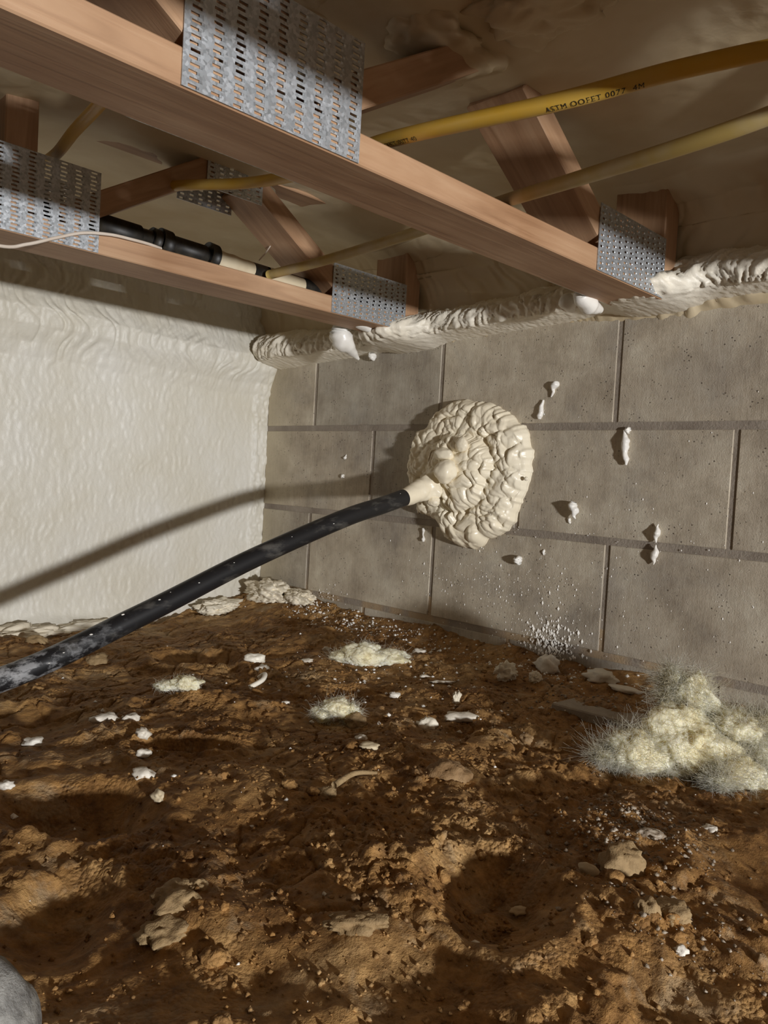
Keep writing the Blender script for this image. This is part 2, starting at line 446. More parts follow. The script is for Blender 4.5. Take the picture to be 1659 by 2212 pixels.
# ------------------------------------------------------------------ block wall
BL, BH, MO = 0.4064, 0.2032, 0.0068
wall = link('wall_right', box_mesh('wall_right', (0.0014, -6.2, -0.85), (0.20, 0.19, 0.205)), M['mortar'])
tag(wall, 'grey concrete block wall with tooled mortar joints', 'wall', kind='structure')
_bcache = {}
def block(y0, y1, z0, z1):
    key = (round(y1-y0, 4), round(z1-z0, 4))
    if key not in _bcache:
        ny, nz = 13, 7
        hw, hh_ = (y1-y0)/2, (z1-z0)/2
        bm = bmesh.new()
        bmesh.ops.create_cube(bm, size=1.0)
        for v in bm.verts: v.co = (0.05*v.co.x+0.025, v.co.y*2*hw, v.co.z*2*hh_)
        ed = [e for e in bm.edges if all(v.co.x < 0.001 for v in e.verts)]
        bmesh.ops.bevel(bm, geom=ed, offset=0.0011, segments=1, affect='EDGES')
        _bcache[key] = bm_mesh('block', bm)
        _bcache[key].materials.append(M['block'])
    ob = link('block', _bcache[key], None, wall)
    ob.location = (-0.0005*random.random()-0.0005, (y0+y1)/2, (z0+z1)/2)
    return ob
random.seed(4)
rows = [(0, 0.1932), (1, 0.405), (2, 0.1955), (3, 0.4010), (4, 0.1955)]
for ri, first in rows:
    zt = BH*(1-ri); zlo = zt-BH
    js = [0.004] + [first + k*BL for k in range(15)]
    for a, c in zip(js[:-1], js[1:]):
        y0, y1 = -c+MO*0.75, -a-(MO*0.75 if a > 0.01 else 0)
        block(y0, y1, zlo+MO, zt-MO)

# concrete footing showing along the foot of the wall
ny = 260
yy = np.linspace(-2.6, -0.92, ny)
prof = [(0.003, -0.455), (-0.05, -0.458), (-0.105, -0.466), (-0.125, -0.474), (-0.128, -0.53)]
P = np.zeros((ny, len(prof), 3))
for k, (px, pz) in enumerate(prof):
    P[:, k, 0] = px + 0.004*fbm(yy*20, yy*0+k, None, 2, 51)*(px < 0)
    P[:, k, 1] = yy
    P[:, k, 2] = pz + 0.003*fbm(yy*15, yy*0+k*0.4, None, 3, 52) - 0.012*sstep(-1.1, -1.4, yy)
foot = link('trim_1', grid_mesh('trim_1', P, sm=False), M['footing'])
tag(foot, 'rough concrete footing edge at the foot of the block wall', 'footing', kind='structure')

# other sides of the crawl space, behind the camera
o = link('wall_back', box_mesh('wall_back', (-5.1, -6.4, -0.6), (0.2, -6.3, 0.5)), M['mortar'])
tag(o, 'bare masonry wall at the far end behind the camera', 'wall', kind='structure')
o = link('wall_far', box_mesh('wall_far', (-5.1, -6.4, -0.6), (-5.0, 0.2, 0.5)), M['mortar'])
tag(o, 'bare masonry wall opposite the block wall', 'wall', kind='structure')

# ------------------------------------------------------------------ foam on the left wall
wx_ = spaced([(-5.0, -1.15, 60), (-1.15, 0.0, 420), (0.0, 0.03, 8)])
wz_ = spaced([(-0.60, -0.52, 8), (-0.52, 0.42, 360)])
X, Z = np.meshgrid(wx_, wz_, indexing='ij')
bulge = np.interp(Z, [-0.6, -0.35, 0.08, 0.115, 0.15, 0.185, 0.225, 0.26, 0.30, 0.36, 0.42],
                     [0.0, 0.0, 0.0, 0.008, 0.026, 0.030, 0.008, 0.0, 0.012, 0.03, 0.05])
band = sstep(0.07, 0.13, Z)
wavy = 0.018*fbm(X*4, Z*0+0.3, None, 2, 60)
bulge = np.interp(Z-wavy, [-0.6, -0.35, 0.085, 0.115, 0.15, 0.185, 0.235, 0.28, 0.33, 0.42], [0, 0, 0, 0.008, 0.027, 0.032, 0.004, -0.012, 0.0, 0.045])
wrp = 0.004*fbm(X*18, Z*9, None, 3, 61)
rip1 = vn((X+wrp)*130+1.2*vn(X*14, Z*40, None, 66), Z*42, None, 62)
rip2 = vn((X+wrp)*230, Z*95, None, 63)
rip3 = vn((X+0.6*wrp)*62+2.2*vn(X*8, Z*18, None, 67), Z*17+X*9, None, 64)
disp = 0.0010*rip1*(1-0.35*band) + 0.0007*rip2*(1+0.6*band) + 0.0062*np.abs(rip3)*band + 0.003*fbm(X*6, Z*6, None, 2, 65)
crn = sstep(-0.05, -0.035, X)
disp += crn*(0.004+0.0028*vn(X*150, Z*90, None, 68))
# rolled foot of the foam where it meets the soil, with a ragged lip
foot_ = np.exp(-((Z-(-0.475+0.014*fbm(X*8, X*0, None, 2, 69)))/0.018)**2)*sstep(-0.30, -0.5, X)*0.022
disp += foot_ + foot_*0.5*fbm(X*40, Z*40, None, 2, 70)
P = np.stack([X, -(bulge+disp), Z], -1)
o = link('wall_left', grid_mesh('wall_left', P, flip=False), M['foam_wall'])
tag(o, 'wall coated in rippled cream spray foam', 'wall', kind='structure')

# ------------------------------------------------------------------ foam on the ceiling and rim
prof = np.array([(0.02, 0.16), (-0.012, 0.20), (-0.02, 0.27), (-0.03, 0.32), (-0.055, 0.35), (-0.11, 0.375), (-0.25, 0.385), (-0.5, 0.385), (-1.0, 0.385), (-1.5, 0.385), (-5.0, 0.385)])
seg = np.array([0, 14, 24, 20, 20, 26, 40, 70, 110, 60, 30]); 
tt = np.concatenate([np.linspace(k, k+1, seg[k+1], endpoint=False) for k in range(len(prof)-1)]+[np.array([len(prof)-1])])
px = np.interp(tt, np.arange(len(prof)), prof[:, 0]); pz = np.interp(tt, np.arange(len(prof)), prof[:, 1])
cy = spaced([(-6.3, -2.0, 50), (-2.0, 0.08, 480)])
P = np.zeros((len(cy), len(tt), 3))
P[:, :, 0] = px[None]; P[:, :, 1] = cy[:, None]; P[:, :, 2] = pz[None]
N = grid_normals(P)
S = np.cumsum(np.hypot(np.gradient(px), np.gradient(pz)))[None, :]*np.ones((len(cy), 1)); Yc = P[:, :, 1]
d = 0.020*fbm(S*3.5, Yc*3.5, None, 2, 80) + 0.005*fbm(S*10, Yc*10, None, 2, 81) + 0.0010*fbm(S*45, Yc*45, None, 2, 82)+0.010*np.clip(np.cos((Yc+0.52)*2*np.pi/0.5546), -1, 1)
d = d*np.interp(tt, [0, 1, 3], [0.2, 0.4, 1.0])[None]
d += 0.016*np.exp(-((P[:, :, 2]-0.318)/0.016)**2)*(P[:, :, 0] > -0.1)*(0.7+0.5*fbm(Yc*12, S*3, None, 2, 85))
rib = 0.006*np.abs(vn(Yc*60+3*fbm(Yc*10, S*10, None, 2, 84), S*14, None, 83))*np.interp(S[0], [0, 0.1, 0.2, 0.3], [1, 1, 1, 0])[None]
sgn = -1.0 if N[len(cy)//2, -3, 2] > 0 else 1.0
P = P + sgn*N*(d+rib)[:, :, None]
P[:, :, 2] = np.where(P[:, :, 0] < -0.12, np.clip(P[:, :, 2], 0.34, 0.41), P[:, :, 2])
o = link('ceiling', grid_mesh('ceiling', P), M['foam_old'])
tag(o, 'lumpy tan spray foam over the subfloor between the trusses', 'ceiling', kind='structure')

# foam bead along the top of the block wall
by = spaced([(-5.8, -1.6, 60), (-1.6, 0.012, 560)])
def lipz(y): return np.interp(-y, [0, 0.1, 0.19, 0.6, 1.0, 1.25, 6], [0.150, 0.153, 0.158, 0.177, 0.195, 0.197, 0.197])
nt_ = 64
K = np.linspace(0, 1, 9)
pxp = [0.006, -0.022, -0.046, -0.060, -0.066, -0.062, -0.052, -0.030, 0.0]
pzp = [0.0, 0.007, 0.014, 0.024, 0.042, 0.060, 0.074, 0.088, 0.098]
t = np.linspace(0, 1, nt_)
bx = np.interp(t, K, pxp); bz = np.interp(t, K, pzp)
bx = np.convolve(np.pad(bx, 3, 'edge'), np.ones(7)/7, 'valid'); bz = np.convolve(np.pad(bz, 3, 'edge'), np.ones(7)/7, 'valid')
P = np.zeros((len(by), nt_, 3))
fat = 1+0.35*np.exp(-((by+0.08)/0.16)**2)+0.10*fbm(by*7, by*0, None, 2, 90)
endt = sstep(0.012, -0.05, by)**0.5
atb = np.exp(-((by+1.075)/0.072)**4)+np.exp(-((by+0.522)/0.072)**4)
low_ = (1-sstep(0.42, 0.68, t))
P[:, :, 0] = bx[None]*(fat*endt)[:, None]*(1+1.3*atb[:, None]*(sstep(0.0, 0.12, t)*low_)[None]); P[:, :, 1] = by[:, None]
P[:, :, 2] = lipz(by)[:, None] - 0.010*(atb[:, None]*low_[None]) + bz[None]*np.interp(-by, [0, 0.15, 0.3, 0.6, 1.0, 1.15, 6], [0.92, 0.88, 0.72, 0.66, 0.66, 0.76, 0.76])[:, None]*(1-0.75*atb[:, None]*(1-sstep(0.2, 0.5, t))[None]) + (0.03*(1-endt))[:, None]*(1-t[None]*2)
N = grid_normals(P); sgn = 1.0 if N[len(by)//2, nt_//2, 0] < 0 else -1.0
Yb = P[:, :, 1]; Tb = t[None]*np.ones((len(by), 1))
slant = Yb*115 + Tb*9 + 3.2*fbm(Yb*11, Tb*3, None, 2, 92)
front = sstep(0.22, 0.36, Tb)
d = front*(0.0065*np.abs(vn(slant, Tb*5, None, 91)) + 0.0032*vn(slant*2.1, Tb*14, None, 93)) + 0.0009*vn(Yb*240, Tb*40, None, 94)
d += front*0.006*fbm(Yb*16, Tb*3, None, 2, 95)
P = P + sgn*N*d[:, :, None]
o = link('foam_bead', grid_mesh('foam_bead', P), M['foam_bead'])
tag(o, 'long wavy cream foam bead along the top of the block wall', 'foam bead')
def drip_child(name, path, rad, parent, mat, seed, amp=0.12):
    G = tube_grid(catmull(path, 8), np.interp(np.linspace(0, 1, (len(path)-1)*8+1), np.linspace(0, 1, len(rad)), rad), 24)
    nn = fbm(G[:, :, 0]*45+seed, G[:, :, 1]*45, G[:, :, 2]*45, 2, seed)
    c = G.mean(axis=0, keepdims=True); G = c+(G-c)*(1+amp*nn[:, :, None])
    me = grid_mesh(name, G, wrap_u=True)
    return link(name, me, mat, parent)
drip_child('drip', [(-0.130, -0.448, 0.202), (-0.155, -0.446, 0.190), (-0.150, -0.448, 0.172), (-0.125, -0.446, 0.155), (-0.095, -0.440, 0.140)], [0.005, 0.019, 0.021, 0.012, 0.003], o, M['foam_white'], 3, 0.35)
drip_child('drip', [(-0.165, -0.515, 0.214), (-0.160, -0.517, 0.199), (-0.140, -0.520, 0.187)], [0.006, 0.016, 0.006], o, M['foam_white'], 4, 0.3)
drip_child('drip', [(-0.110, -0.385, 0.207), (-0.110, -0.383, 0.192), (-0.085, -0.380, 0.170)], [0.005, 0.018, 0.006], o, M['foam_bead'], 5, 0.3)
drip_child('drip', [(-0.150, -1.022, 0.206), (-0.155, -1.020, 0.196), (-0.135, -1.020, 0.186), (-0.10, -1.020, 0.182)], [0.006, 0.015, 0.015, 0.006], o, M['foam_white'], 6, 0.4)
drip_child('drip', [(-0.105, -0.960, 0.214), (-0.105, -0.960, 0.202), (-0.080, -0.955, 0.192)], [0.006, 0.016, 0.005], o, M['foam_white'], 8)
for k, (yy_, zz, rr) in enumerate([(-0.085, 0.192, 0.007), (-0.135, 0.182, 0.010), (-0.215, 0.188, 0.008)]):
    c = lump_mesh('drip', (rr*2, rr*2.2, rr*2), 20+k, 0.25)
    q_ = link('drip', c, M['foam_bead'], o); q_.location = (-0.082 if yy_ > -0.3 else -0.062, yy_, zz)

# ------------------------------------------------------------------ floor trusses
CZ0, CZ1, CW = 0.190, 0.222, 0.089
TZ0, TZ1 = 0.385, 0.417
def board(name, parent, p0, p1, thick, y0, y1, bev=0.0015):
    (x0, z0), (x1, z1) = p0, p1
    L = math.hypot(x1-x0, z1-z0); a = math.atan2(z1-z0, x1-x0)
    me = box_mesh(name, (-L/2, y0, -thick/2), (L/2, y1, thick/2), bev)
    ob = link(name, me, M['wood'], parent)
    ob.location = ((x0+x1)/2, 0, (z0+z1)/2); ob.rotation_euler = (0, -a, 0)
    return ob
def plate_mesh(name, w, h, pitch_x=0.0215, pitch_z=0.0056, sl=0.0105, sh=0.0026):
    bm = bmesh.new()
    def quad(xa, xb, za, zb):
        if xb-xa < 1e-6 or zb-za < 1e-6: return
        vs_ = [bm.verts.new((x, 0, z)) for x, z in ((xa, za), (xb, za), (xb, zb), (xa, zb))]
        bm.faces.new(vs_)
    nc = max(1, int(w/pitch_x)); cw = w/nc; nr = int(h/pitch_z); ch = h/nr
    for c in range(nc):
        x0 = c*cw; off = (ch*0.5 if c % 2 else 0)
        sa, sb = x0+(cw-sl)/2, x0+(cw+sl)/2
        quad(x0, sa, 0, h); quad(sb, x0+cw, 0, h)
        zc = 0
        for r in range(nr):
            zs = r*ch+off*0.6+ch*0.2; ze = zs+sh
            if ze > h-0.001: break
            jx = 0.0012 if r % 2 else -0.0012
            quad(sa, sb, zc, zs); quad(sa, sa+max(0, jx)+1e-9, zs, ze); zc = ze
            # punched tooth curl at the slot end
            tx, tz = sb+jx, (zs+ze)/2
            v = [bm.verts.new(q) for q in ((tx-0.001, 0, tz-0.0012), (tx+0.0014, 0, tz-0.0012), (tx+0.0014, 0, tz+0.0012), (tx-0.001, 0, tz+0.0012), (tx+0.0004, -0.0014, tz))]
            for i in range(4): bm.faces.new((v[i], v[(i+1) % 4], v[4]))
        quad(sa, sb, zc, h)
    bmesh.ops.recalc_face_normals(bm, faces=bm.faces[:])
    me = bm_mesh(name, bm); me.materials.append(M['metal']); return me
PL_A = plate_mesh('connector_plate', 0.197, 0.115)
PL_B = plate_mesh('connector_plate', 0.200, 0.092, 0.0165, 0.0072, 0.0075, 0.0032)
PL_C = plate_mesh('connector_plate', 0.110, 0.060, 0.018, 0.0075, 0.009, 0.003)
def plate(me, parent, x, z, y, front=True):
    ob = link('connector_plate', me, None, parent)
    ob.location = (x, y, z)
    if not front: ob.scale = (1, -1, 1)
    md = ob.modifiers.new('thick', 'SOLIDIFY'); md.thickness = 0.001; md.offset = 0
    return ob
def truss(yf, label, plates_top=False):
    T = empty('floor_truss', (0, yf, CZ0))
    T.location = (0, 0, 0)
    y0, y1 = yf, yf+CW
    board('bottom_chord', T, (-4.6, (CZ0+CZ1)/2), (-0.03, (CZ0+CZ1)/2), CZ1-CZ0, y0, y1)
    board('top_chord', T, (-4.6, (TZ0+TZ1)/2), (-0.03, (TZ0+TZ1)/2), TZ1-TZ0, y0, y1)
    e = 0.0005; th = 0.034; zb, zt = CZ1+0.008, TZ0-0.006
    webs = [((-0.245, zb), (-0.475, zt)), ((-0.800, zb), (-0.555, zt)), ((-0.860, zb-0.006), (-0.860, zt+0.005)), ((-0.905, zb), (-1.150, zt)),
            ((-1.62, zb), (-1.24, zt)), ((-1.70, zb), (-2.05, zt)), ((-2.5, zb), (-2.13, zt)), ((-2.58, zb), (-2.95, zt)), ((-0.07, zb-0.008), (-0.07, zt+0.008))]
    for a_, b_ in webs:
        board('web', T, a_, b_, th if abs(a_[0]-b_[0]) > 0.01 else 0.044, y0+e, y1-e)
    for s, yy_ in ((True, y0-0.0012), (False, y1+0.0012)):
        plate(PL_A, T, -0.944, CZ0+0.001, yy_, s)
        plate(PL_B, T, -0.290, CZ0+0.001, yy_, s)
        if plates_top: plate(PL_C, T, -0.570, TZ0-0.045, yy_, s)
    tag(T, label, 'truss', 'open web floor trusses')
    return T
truss(-1.1203, 'wooden floor truss with large slotted plate, crossing the top of the picture')
truss(-0.5662, 'wooden floor truss with white cable hooked over its chord', True)
truss(-1.675, 'wooden floor truss directly above the camera')
truss(-2.23, 'wooden floor truss behind the one above the camera')
truss(-2.785, 'wooden floor truss nearest the work light')

# foam lumps that bury the truss ends
def foam_lump(loc, size, seed, label, mat='foam_old', rough=0.5):
    ob = link('foam_lump', lump_mesh('foam_lump', size, seed, rough, 2.2, 5, 0, True, 0.06), M[mat])
    ob.location = loc; tag(ob, label, 'foam', 'foam lumps around the trusses'); return ob
foam_lump((-0.60, -1.09, 0.385), (0.15, 0.13, 0.06), 4, 'lumpy foam clump round the top joint of the nearer truss')
foam_lump((-0.60, -1.22, 0.380), (0.12, 0.14, 0.045), 5, 'bulging foam clump on the ceiling in front of the nearer truss')
foam_lump((-0.80, -1.02, 0.385), (0.16, 0.12, 0.08), 6, 'golden foam clump above the large slotted plate')
foam_lump((-0.47, -0.50, 0.40), (0.12, 0.12, 0.05), 7, 'tan foam clump at the top joint of the farther truss')
# ------------------------------------------------------------------ pipes and cable overhead
def pipe_thing(name, pts, r, mat, label, cat, group=None, n=16, seg=14):
    o = link(name, tube_mesh(name, catmull(pts, seg), r, n), mat); tag(o, label, cat, group); return o
Y1 = [(-0.645, -0.45, 0.34), (-0.620, -0.60, 0.320), (-0.595, -0.72, 0.305), (-0.625, -0.90, 0.272), (-0.680, -1.08, 0.244), (-0.679, -1.30, 0.224), (-0.640, -1.40, 0.238), (-0.590, -1.52, 0.248), (-0.55, -1.68, 0.238), (-0.5, -1.95, 0.232), (-0.48, -2.3, 0.232), (-0.48, -2.8, 0.232)]
o = pipe_thing('yellow_pipe', Y1, 0.008, M['yellow'], 'yellow plastic pipe with black printing, the upper of two crossing the trusses', 'pipe', 'yellow pipes')
Y2 = [(-0.421, -0.545, 0.234), (-0.415, -0.70, 0.240), (-0.423, -0.90, 0.247), (-0.480, -1.085, 0.234), (-0.535, -1.25, 0.216), (-0.575, -1.42, 0.207), (-0.575, -1.62, 0.231), (-0.55, -1.9, 0.231), (-0.55, -2.3, 0.231), (-0.55, -2.8, 0.231)]
o2 = pipe_thing('yellow_pipe', Y2, 0.008, M['yellow_dusty'], 'foam dusted yellow plastic pipe, the lower of two crossing the trusses', 'pipe', 'yellow pipes')
o3 = pipe_thing('yellow_pipe', [(-0.87, -0.95, 0.335), (-0.845, -0.78, 0.318), (-0.820, -0.64, 0.323), (-0.795, -0.52, 0.329), (-0.78, -0.40, 0.34)], 0.008, M['yellow'], 'short length of yellow pipe above the slotted plate of the farther truss', 'pipe', 'yellow pipes')
def pipe_text(body, path, s0, size, parent):
    path = catmull(path, 40); seg = np.linalg.norm(np.diff(path, axis=0), axis=1); cs = np.concatenate([[0], np.cumsum(seg)])
    cu = bpy.data.curves.new('printing', 'FONT'); cu.body = body; cu.size = size; cu.space_character = 1.15
    tmp = bpy.data.objects.new('printing', cu); COL.objects.link(tmp)
    dg = bpy.context.evaluated_depsgraph_get(); me = bpy.data.meshes.new_from_object(tmp.evaluated_get(dg))
    bpy.data.objects.remove(tmp, do_unlink=True)
    co = np.zeros(len(me.vertices)*3); me.vertices.foreach_get('co', co); co = co.reshape(-1, 3)
    camp = np.array(cam.matrix_world.translation)
    for k in range(len(co)):
        s = s0 + co[k, 0]; c = np.array([np.interp(s, cs, path[:, i]) for i in range(3)])
        c2 = np.array([np.interp(s+0.005, cs, path[:, i]) for i in range(3)]); T = c2-c; T /= np.linalg.norm(T)
        side = np.array([-0.55, 0, -1.0]); side -= T*side.dot(T); side /= np.linalg.norm(side)
        up = np.cross(side, T); up /= np.linalg.norm(up)
        ang = (co[k, 1]-size*0.35)/0.008
        co[k] = c + 0.00825*(math.cos(ang)*side + math.sin(ang)*up)
    me.vertices.foreach_set('co', co.ravel()); me.update()
    return link('printing', me, M['print'], parent)
pipe_text('ASTM OOFET 0077  4M', Y1, 0.868, 0.0072, o)
pipe_text('OOFET 0077 40', Y1, 0.662, 0.0072, o)

# black jointed pipe lying along the farther chord
D = empty('jointed_pipe', (0, 0, 0)); tag(D, 'black jointed pipe lying on the chord of the farther truss', 'pipe')
dp = [(-0.90, -0.520, 0.247), (-0.72, -0.520, 0.246), (-0.50, -0.518, 0.243), (-0.30, -0.515, 0.240), (-0.10, -0.51, 0.239)]
link('tube', tube_mesh('tube', catmull(dp, 10), 0.0145, 20), M['fitting'], D)
for x0, L_, rr in ((-0.735, 0.075, 0.0185), (-0.625, 0.018, 0.0225), (-0.615, 0.075, 0.0165), (-0.535, 0.016, 0.0225), (-0.640, 0.012, 0.0200)):
    link('coupling', tube_mesh('coupling', [(x0, -0.520, 0.246), (x0+L_*0.1, -0.520, 0.2458), (x0+L_, -0.519, 0.2445)], rr, 24), M['fitting'], D)
G = tube_grid(catmull([(-0.52, -0.523, 0.2425), (-0.48, -0.523, 0.2405), (-0.445, -0.523, 0.239)], 12), 0.0165, 20)
c = G.mean(0, keepdims=True); G = c+(G-c)*(1+0.15*fbm(G[:, :, 0]*60, G[:, :, 1]*60, G[:, :, 2]*60, 2, 4)[:, :, None])
link('foam_smear', grid_mesh('foam_smear', G, True), M['foam_old'], D)
G = tube_grid(catmull([(-0.41, -0.523, 0.238), (-0.37, -0.523, 0.236), (-0.33, -0.523, 0.235)], 12), 0.016, 20)
link('foam_smear', grid_mesh('foam_smear', G, True), M['foam_old'], D)

pipe_thing('cable', [(-1.10, -0.585, 0.176), (-0.98, -0.580, 0.166), (-0.887, -0.574, 0.166), (-0.851, -0.5735, 0.177), (-0.813, -0.5735, 0.195), (-0.774, -0.5735, 0.212), (-0.732, -0.5725, 0.2205), (-0.695, -0.571, 0.2225), (-0.665, -0.566, 0.2240), (-0.640, -0.556, 0.2252)], 0.0024, M['cable'], 'thin white cable looping over the farther truss chord', 'cable', n=10)
pipe_thing('wire_tie', [(-0.388, -0.50, 0.30), (-0.398, -0.50, 0.285), (-0.412, -0.50, 0.268)], 0.0012, M['cable'], 'short pale wire sticking up behind the lower yellow pipe', 'wire', n=8)

# ------------------------------------------------------------------ the pipe through the wall and its foam seal
PP = catmull([(-2.2, -0.60, -0.452), (-1.45, -0.62, -0.440), (-1.10, -0.631, -0.435), (-0.887, -0.632, -0.408), (-0.689, -0.633, -0.338), (-0.492, -0.633, -0.260), (-0.295, -0.634, -0.193), (-0.196, -0.634, -0.167), (-0.098, -0.635, -0.141), (0.0, -0.637, -0.124), (0.05, -0.638, -0.115)], 10)
o = link('water_pipe', tube_mesh('water_pipe', PP, 0.0167, 32), M['pipe'])
tag(o, 'black plastic pipe rising from the soil to the foam blob on the block wall', 'pipe')
sp_me = lump_mesh('foam_spot', (1, 1, 0.7), 3, 0.25, 1.5, 2); sp_me.materials.append(M['foam_white'])
for x_, a_, r_ in ((-0.72, 1.9, 0.0042), (-0.665, 2.2, 0.003), (-0.77, 2.3, 0.0036), (-0.81, 2.7, 0.0022), (-0.60, 2.5, 0.0022), (-0.645, 2.0, 0.002), (-0.83, 3.0, 0.002), (-0.42, 2.4, 0.0016), (-0.33, 2.9, 0.0022), (-0.155, 2.2, 0.0014), (-0.535, 2.3, 0.0018)):
    c_ = np.array([x_, np.interp(x_, PP[:, 0], PP[:, 1]), np.interp(x_, PP[:, 0], PP[:, 2])])
    q_ = link('foam_spot', sp_me, None, o); q_.location = c_+0.0170*np.array([0, math.cos(a_), math.sin(a_)]); q_.scale = (r_*1.4, r_, r_)

OUT = [(-0.673, 0.055), (-0.709, 0.049), (-0.746, 0.043), (-0.775, 0.03), (-0.802, 0.013), (-0.828, -0.01), (-0.839, -0.042), (-0.841, -0.08), (-0.834, -0.122), (-0.817, -0.154), (-0.809, -0.183), (-0.774, -0.215), (-0.748, -0.226), (-0.718, -0.246), (-0.685, -0.243), (-0.644, -0.229), (-0.624, -0.197), (-0.588, -0.189), (-0.563, -0.175), (-0.552, -0.15), (-0.537, -0.124), (-0.529, -0.087), (-0.534, -0.046), (-0.553, -0.009), (-0.576, 0.002), (-0.601, 0.029), (-0.634, 0.05)]
bc = np.array([-0.690, -0.088])
oa = np.array(OUT)-bc; ang = np.arctan2(oa[:, 1], oa[:, 0]); rad = np.hypot(oa[:, 0], oa[:, 1]); idx = np.argsort(ang); ang, rad = ang[idx], rad[idx]
th = np.linspace(-np.pi, np.pi, 420, endpoint=False)
R = np.interp(th, np.concatenate([ang-2*np.pi, ang, ang+2*np.pi]), np.tile(rad, 3))
R = R*(1+0.018*vn(th*9, th*0, None, 100)+0.014*vn(th*23, th*0, None, 101))
rho = np.concatenate([np.linspace(0.0, 0.97, 170), 0.97+0.03*np.sin(np.linspace(0.1, np.pi/2, 12)), np.full(8, 1.0)])
TH, RH = np.meshgrid(th, rho, indexing='ij')
rr = R[:, None]*RH
yv = bc[0]+rr*np.cos(TH); zv = bc[1]+rr*np.sin(TH)
prof_h = np.interp(RH, [0, 0.25, 0.45, 0.55, 0.66, 0.8, 0.92, 0.97, 1.0], [0.064, 0.060, 0.052, 0.040, 0.036, 0.034, 0.026, 0.018, 0.006])
wyy = yv+0.020*fbm(yv*26, zv*26, None, 2, 102); wzz = zv+0.020*fbm(yv*26+9, zv*26, None, 2, 103)
wyy, wzz = 0.84*wyy-0.54*wzz, 0.54*wyy+0.84*wzz
f1, f2, rid = cell(wyy*46, wzz*42, 104)
pil = 1-np.clip(f1*1.15, 0, 1.1)**2
f1b, f2b, ridb = cell(wyy*95, wzz*80, 105)
pil2 = 1-np.clip(f1b*1.1, 0, 1)**2
fold = np.abs(vn(TH*8+2*fbm(yv*20, zv*20, None, 2, 106), RH*7, None, 107))
edge = 1-sstep(0.90, 1.0, RH)
hgt = prof_h + (0.0125*(pil-0.5)*(0.55+0.7*rid) + 0.0022*(pil2-0.5) + 0.004*(fold-0.4)*sstep(0.45, 0.7, RH))*(0.25+0.75*edge)
ring = np.exp(-((RH-0.52-0.05*vn(TH*2, TH*0, None, 109))/0.045)**2); hgt -= 0.008*ring
hgt = np.maximum(hgt, 0.004)
hgt[:, -8:] = np.linspace(1, 0, 8)[None]*hgt[:, -9:-8]
hgt[:, -1] = -0.006
P = np.stack([-hgt, yv, zv], -1)
B = link('foam_patch', grid_mesh('foam_patch', P, wrap_u=True, flip=True), M['foam_fresh'])
tag(B, 'round wrinkled cream foam blob sealing the black pipe into the block wall', 'foam')
G = tube_grid(catmull([(-0.135, -0.6352, -0.150), (-0.118, -0.6352, -0.1455), (-0.095, -0.636, -0.137), (-0.070, -0.640, -0.128), (-0.03, -0.645, -0.115)], 14), np.interp(np.linspace(0, 1, 57), [0, 0.2, 0.5, 0.8, 1], [0.0168, 0.0182, 0.021, 0.026, 0.03]), 36)
c = G.mean(0, keepdims=True); k = np.linspace(0, 1, G.shape[1])[None, :, None]
G = c+(G-c)*(1+0.45*k*fbm(G[:, :, 0]*50, G[:, :, 1]*50, G[:, :, 2]*50, 3, 9)[:, :, None])
link('sleeve', grid_mesh('sleeve', G, True), M['foam_fresh'], B)
for loc, sz, sd in (((-0.078, -0.690, -0.094), (0.040, 0.046, 0.050), 3), ((-0.070, -0.676, -0.060), (0.03, 0.045, 0.026), 5), ((-0.066, -0.655, -0.155), (0.024, 0.026, 0.022), 6), ((-0.064, -0.715, -0.04), (0.02, 0.03, 0.03), 8)):
    q_ = link('lump', lump_mesh('lump', sz, sd, 0.22, 1.4, 4), M['foam_fresh'], B); q_.location = loc
for k, (yy_, zz, rr_) in enumerate([(-0.715, -0.222, 0.005), (-0.845, -0.10, 0.004), (-0.61, 0.005, 0.004)]):
    q_ = link('lump', lump_mesh('lump', (rr_*2,)*3, 30+k, 0.2), M['foam_fresh'], B); q_.location = (-0.026, yy_, zz)

# drips of foam stuck on the blocks
def wall_drip(y, z, w, h, label, seed, lean=0.0, d=None, knots=None):
    d = d or w*0.6
    n = 7; zs = np.linspace(h/2, -h/2, n)
    rad = knots or [0.25, 0.7, 1.0, 0.85, 0.6, 0.7, 0.2]
    path = catmull([(-d*0.35, y+lean*zz+0.10*w*math.sin(seed+i*1.9), z+zz) for i, zz in enumerate(zs)], 6)
    G = tube_grid(path, np.interp(np.linspace(0, 1, len(path)), np.linspace(0, 1, n), np.array(rad)*w/2), 14)
    c = G.mean(0, keepdims=True); G = c+(G-c)*(1+0.25*vn(G[:, :, 0]*160+seed, G[:, :, 1]*160, G[:, :, 2]*160, seed)[:, :, None])
    G[:, :, 0] = np.minimum(G[:, :, 0]*1.25, 0.0005)
    o = link('foam_drip', grid_mesh('foam_drip', G, True), M['foam_white'])
    return tag(o, label, 'foam drip', 'foam drips on the block wall')
wall_drip(-1.032, -0.038, 0.0135, 0.060, 'long white foam drip hanging below the top mortar bed', 1, 0.10, 0.014)
wall_drip(-1.032, -0.008, 0.011, 0.006, 'tiny white foam bit just above the longest drip', 2, knots=[.5, 1, 1, 1, 1, 1, .5])
wall_drip(-0.878, 0.069, 0.013, 0.028, 'white foam hook high on the top block course', 3, -0.25, knots=[.6, 1, .9, .5, .4, .3, .15])
wall_drip(-0.853, 0.032, 0.010, 0.036, 'curled white foam crumb above the mortar bed near the blob', 4, -0.15, knots=[.3, .5, .7, .8, .9, 1, .5])
wall_drip(-0.942, -0.153, 0.017, 0.030, 'chunky white foam flake casting a shadow beside the blob', 5, 0.25, 0.026, [.6, 1, .9, .8, .6, .35, .1])
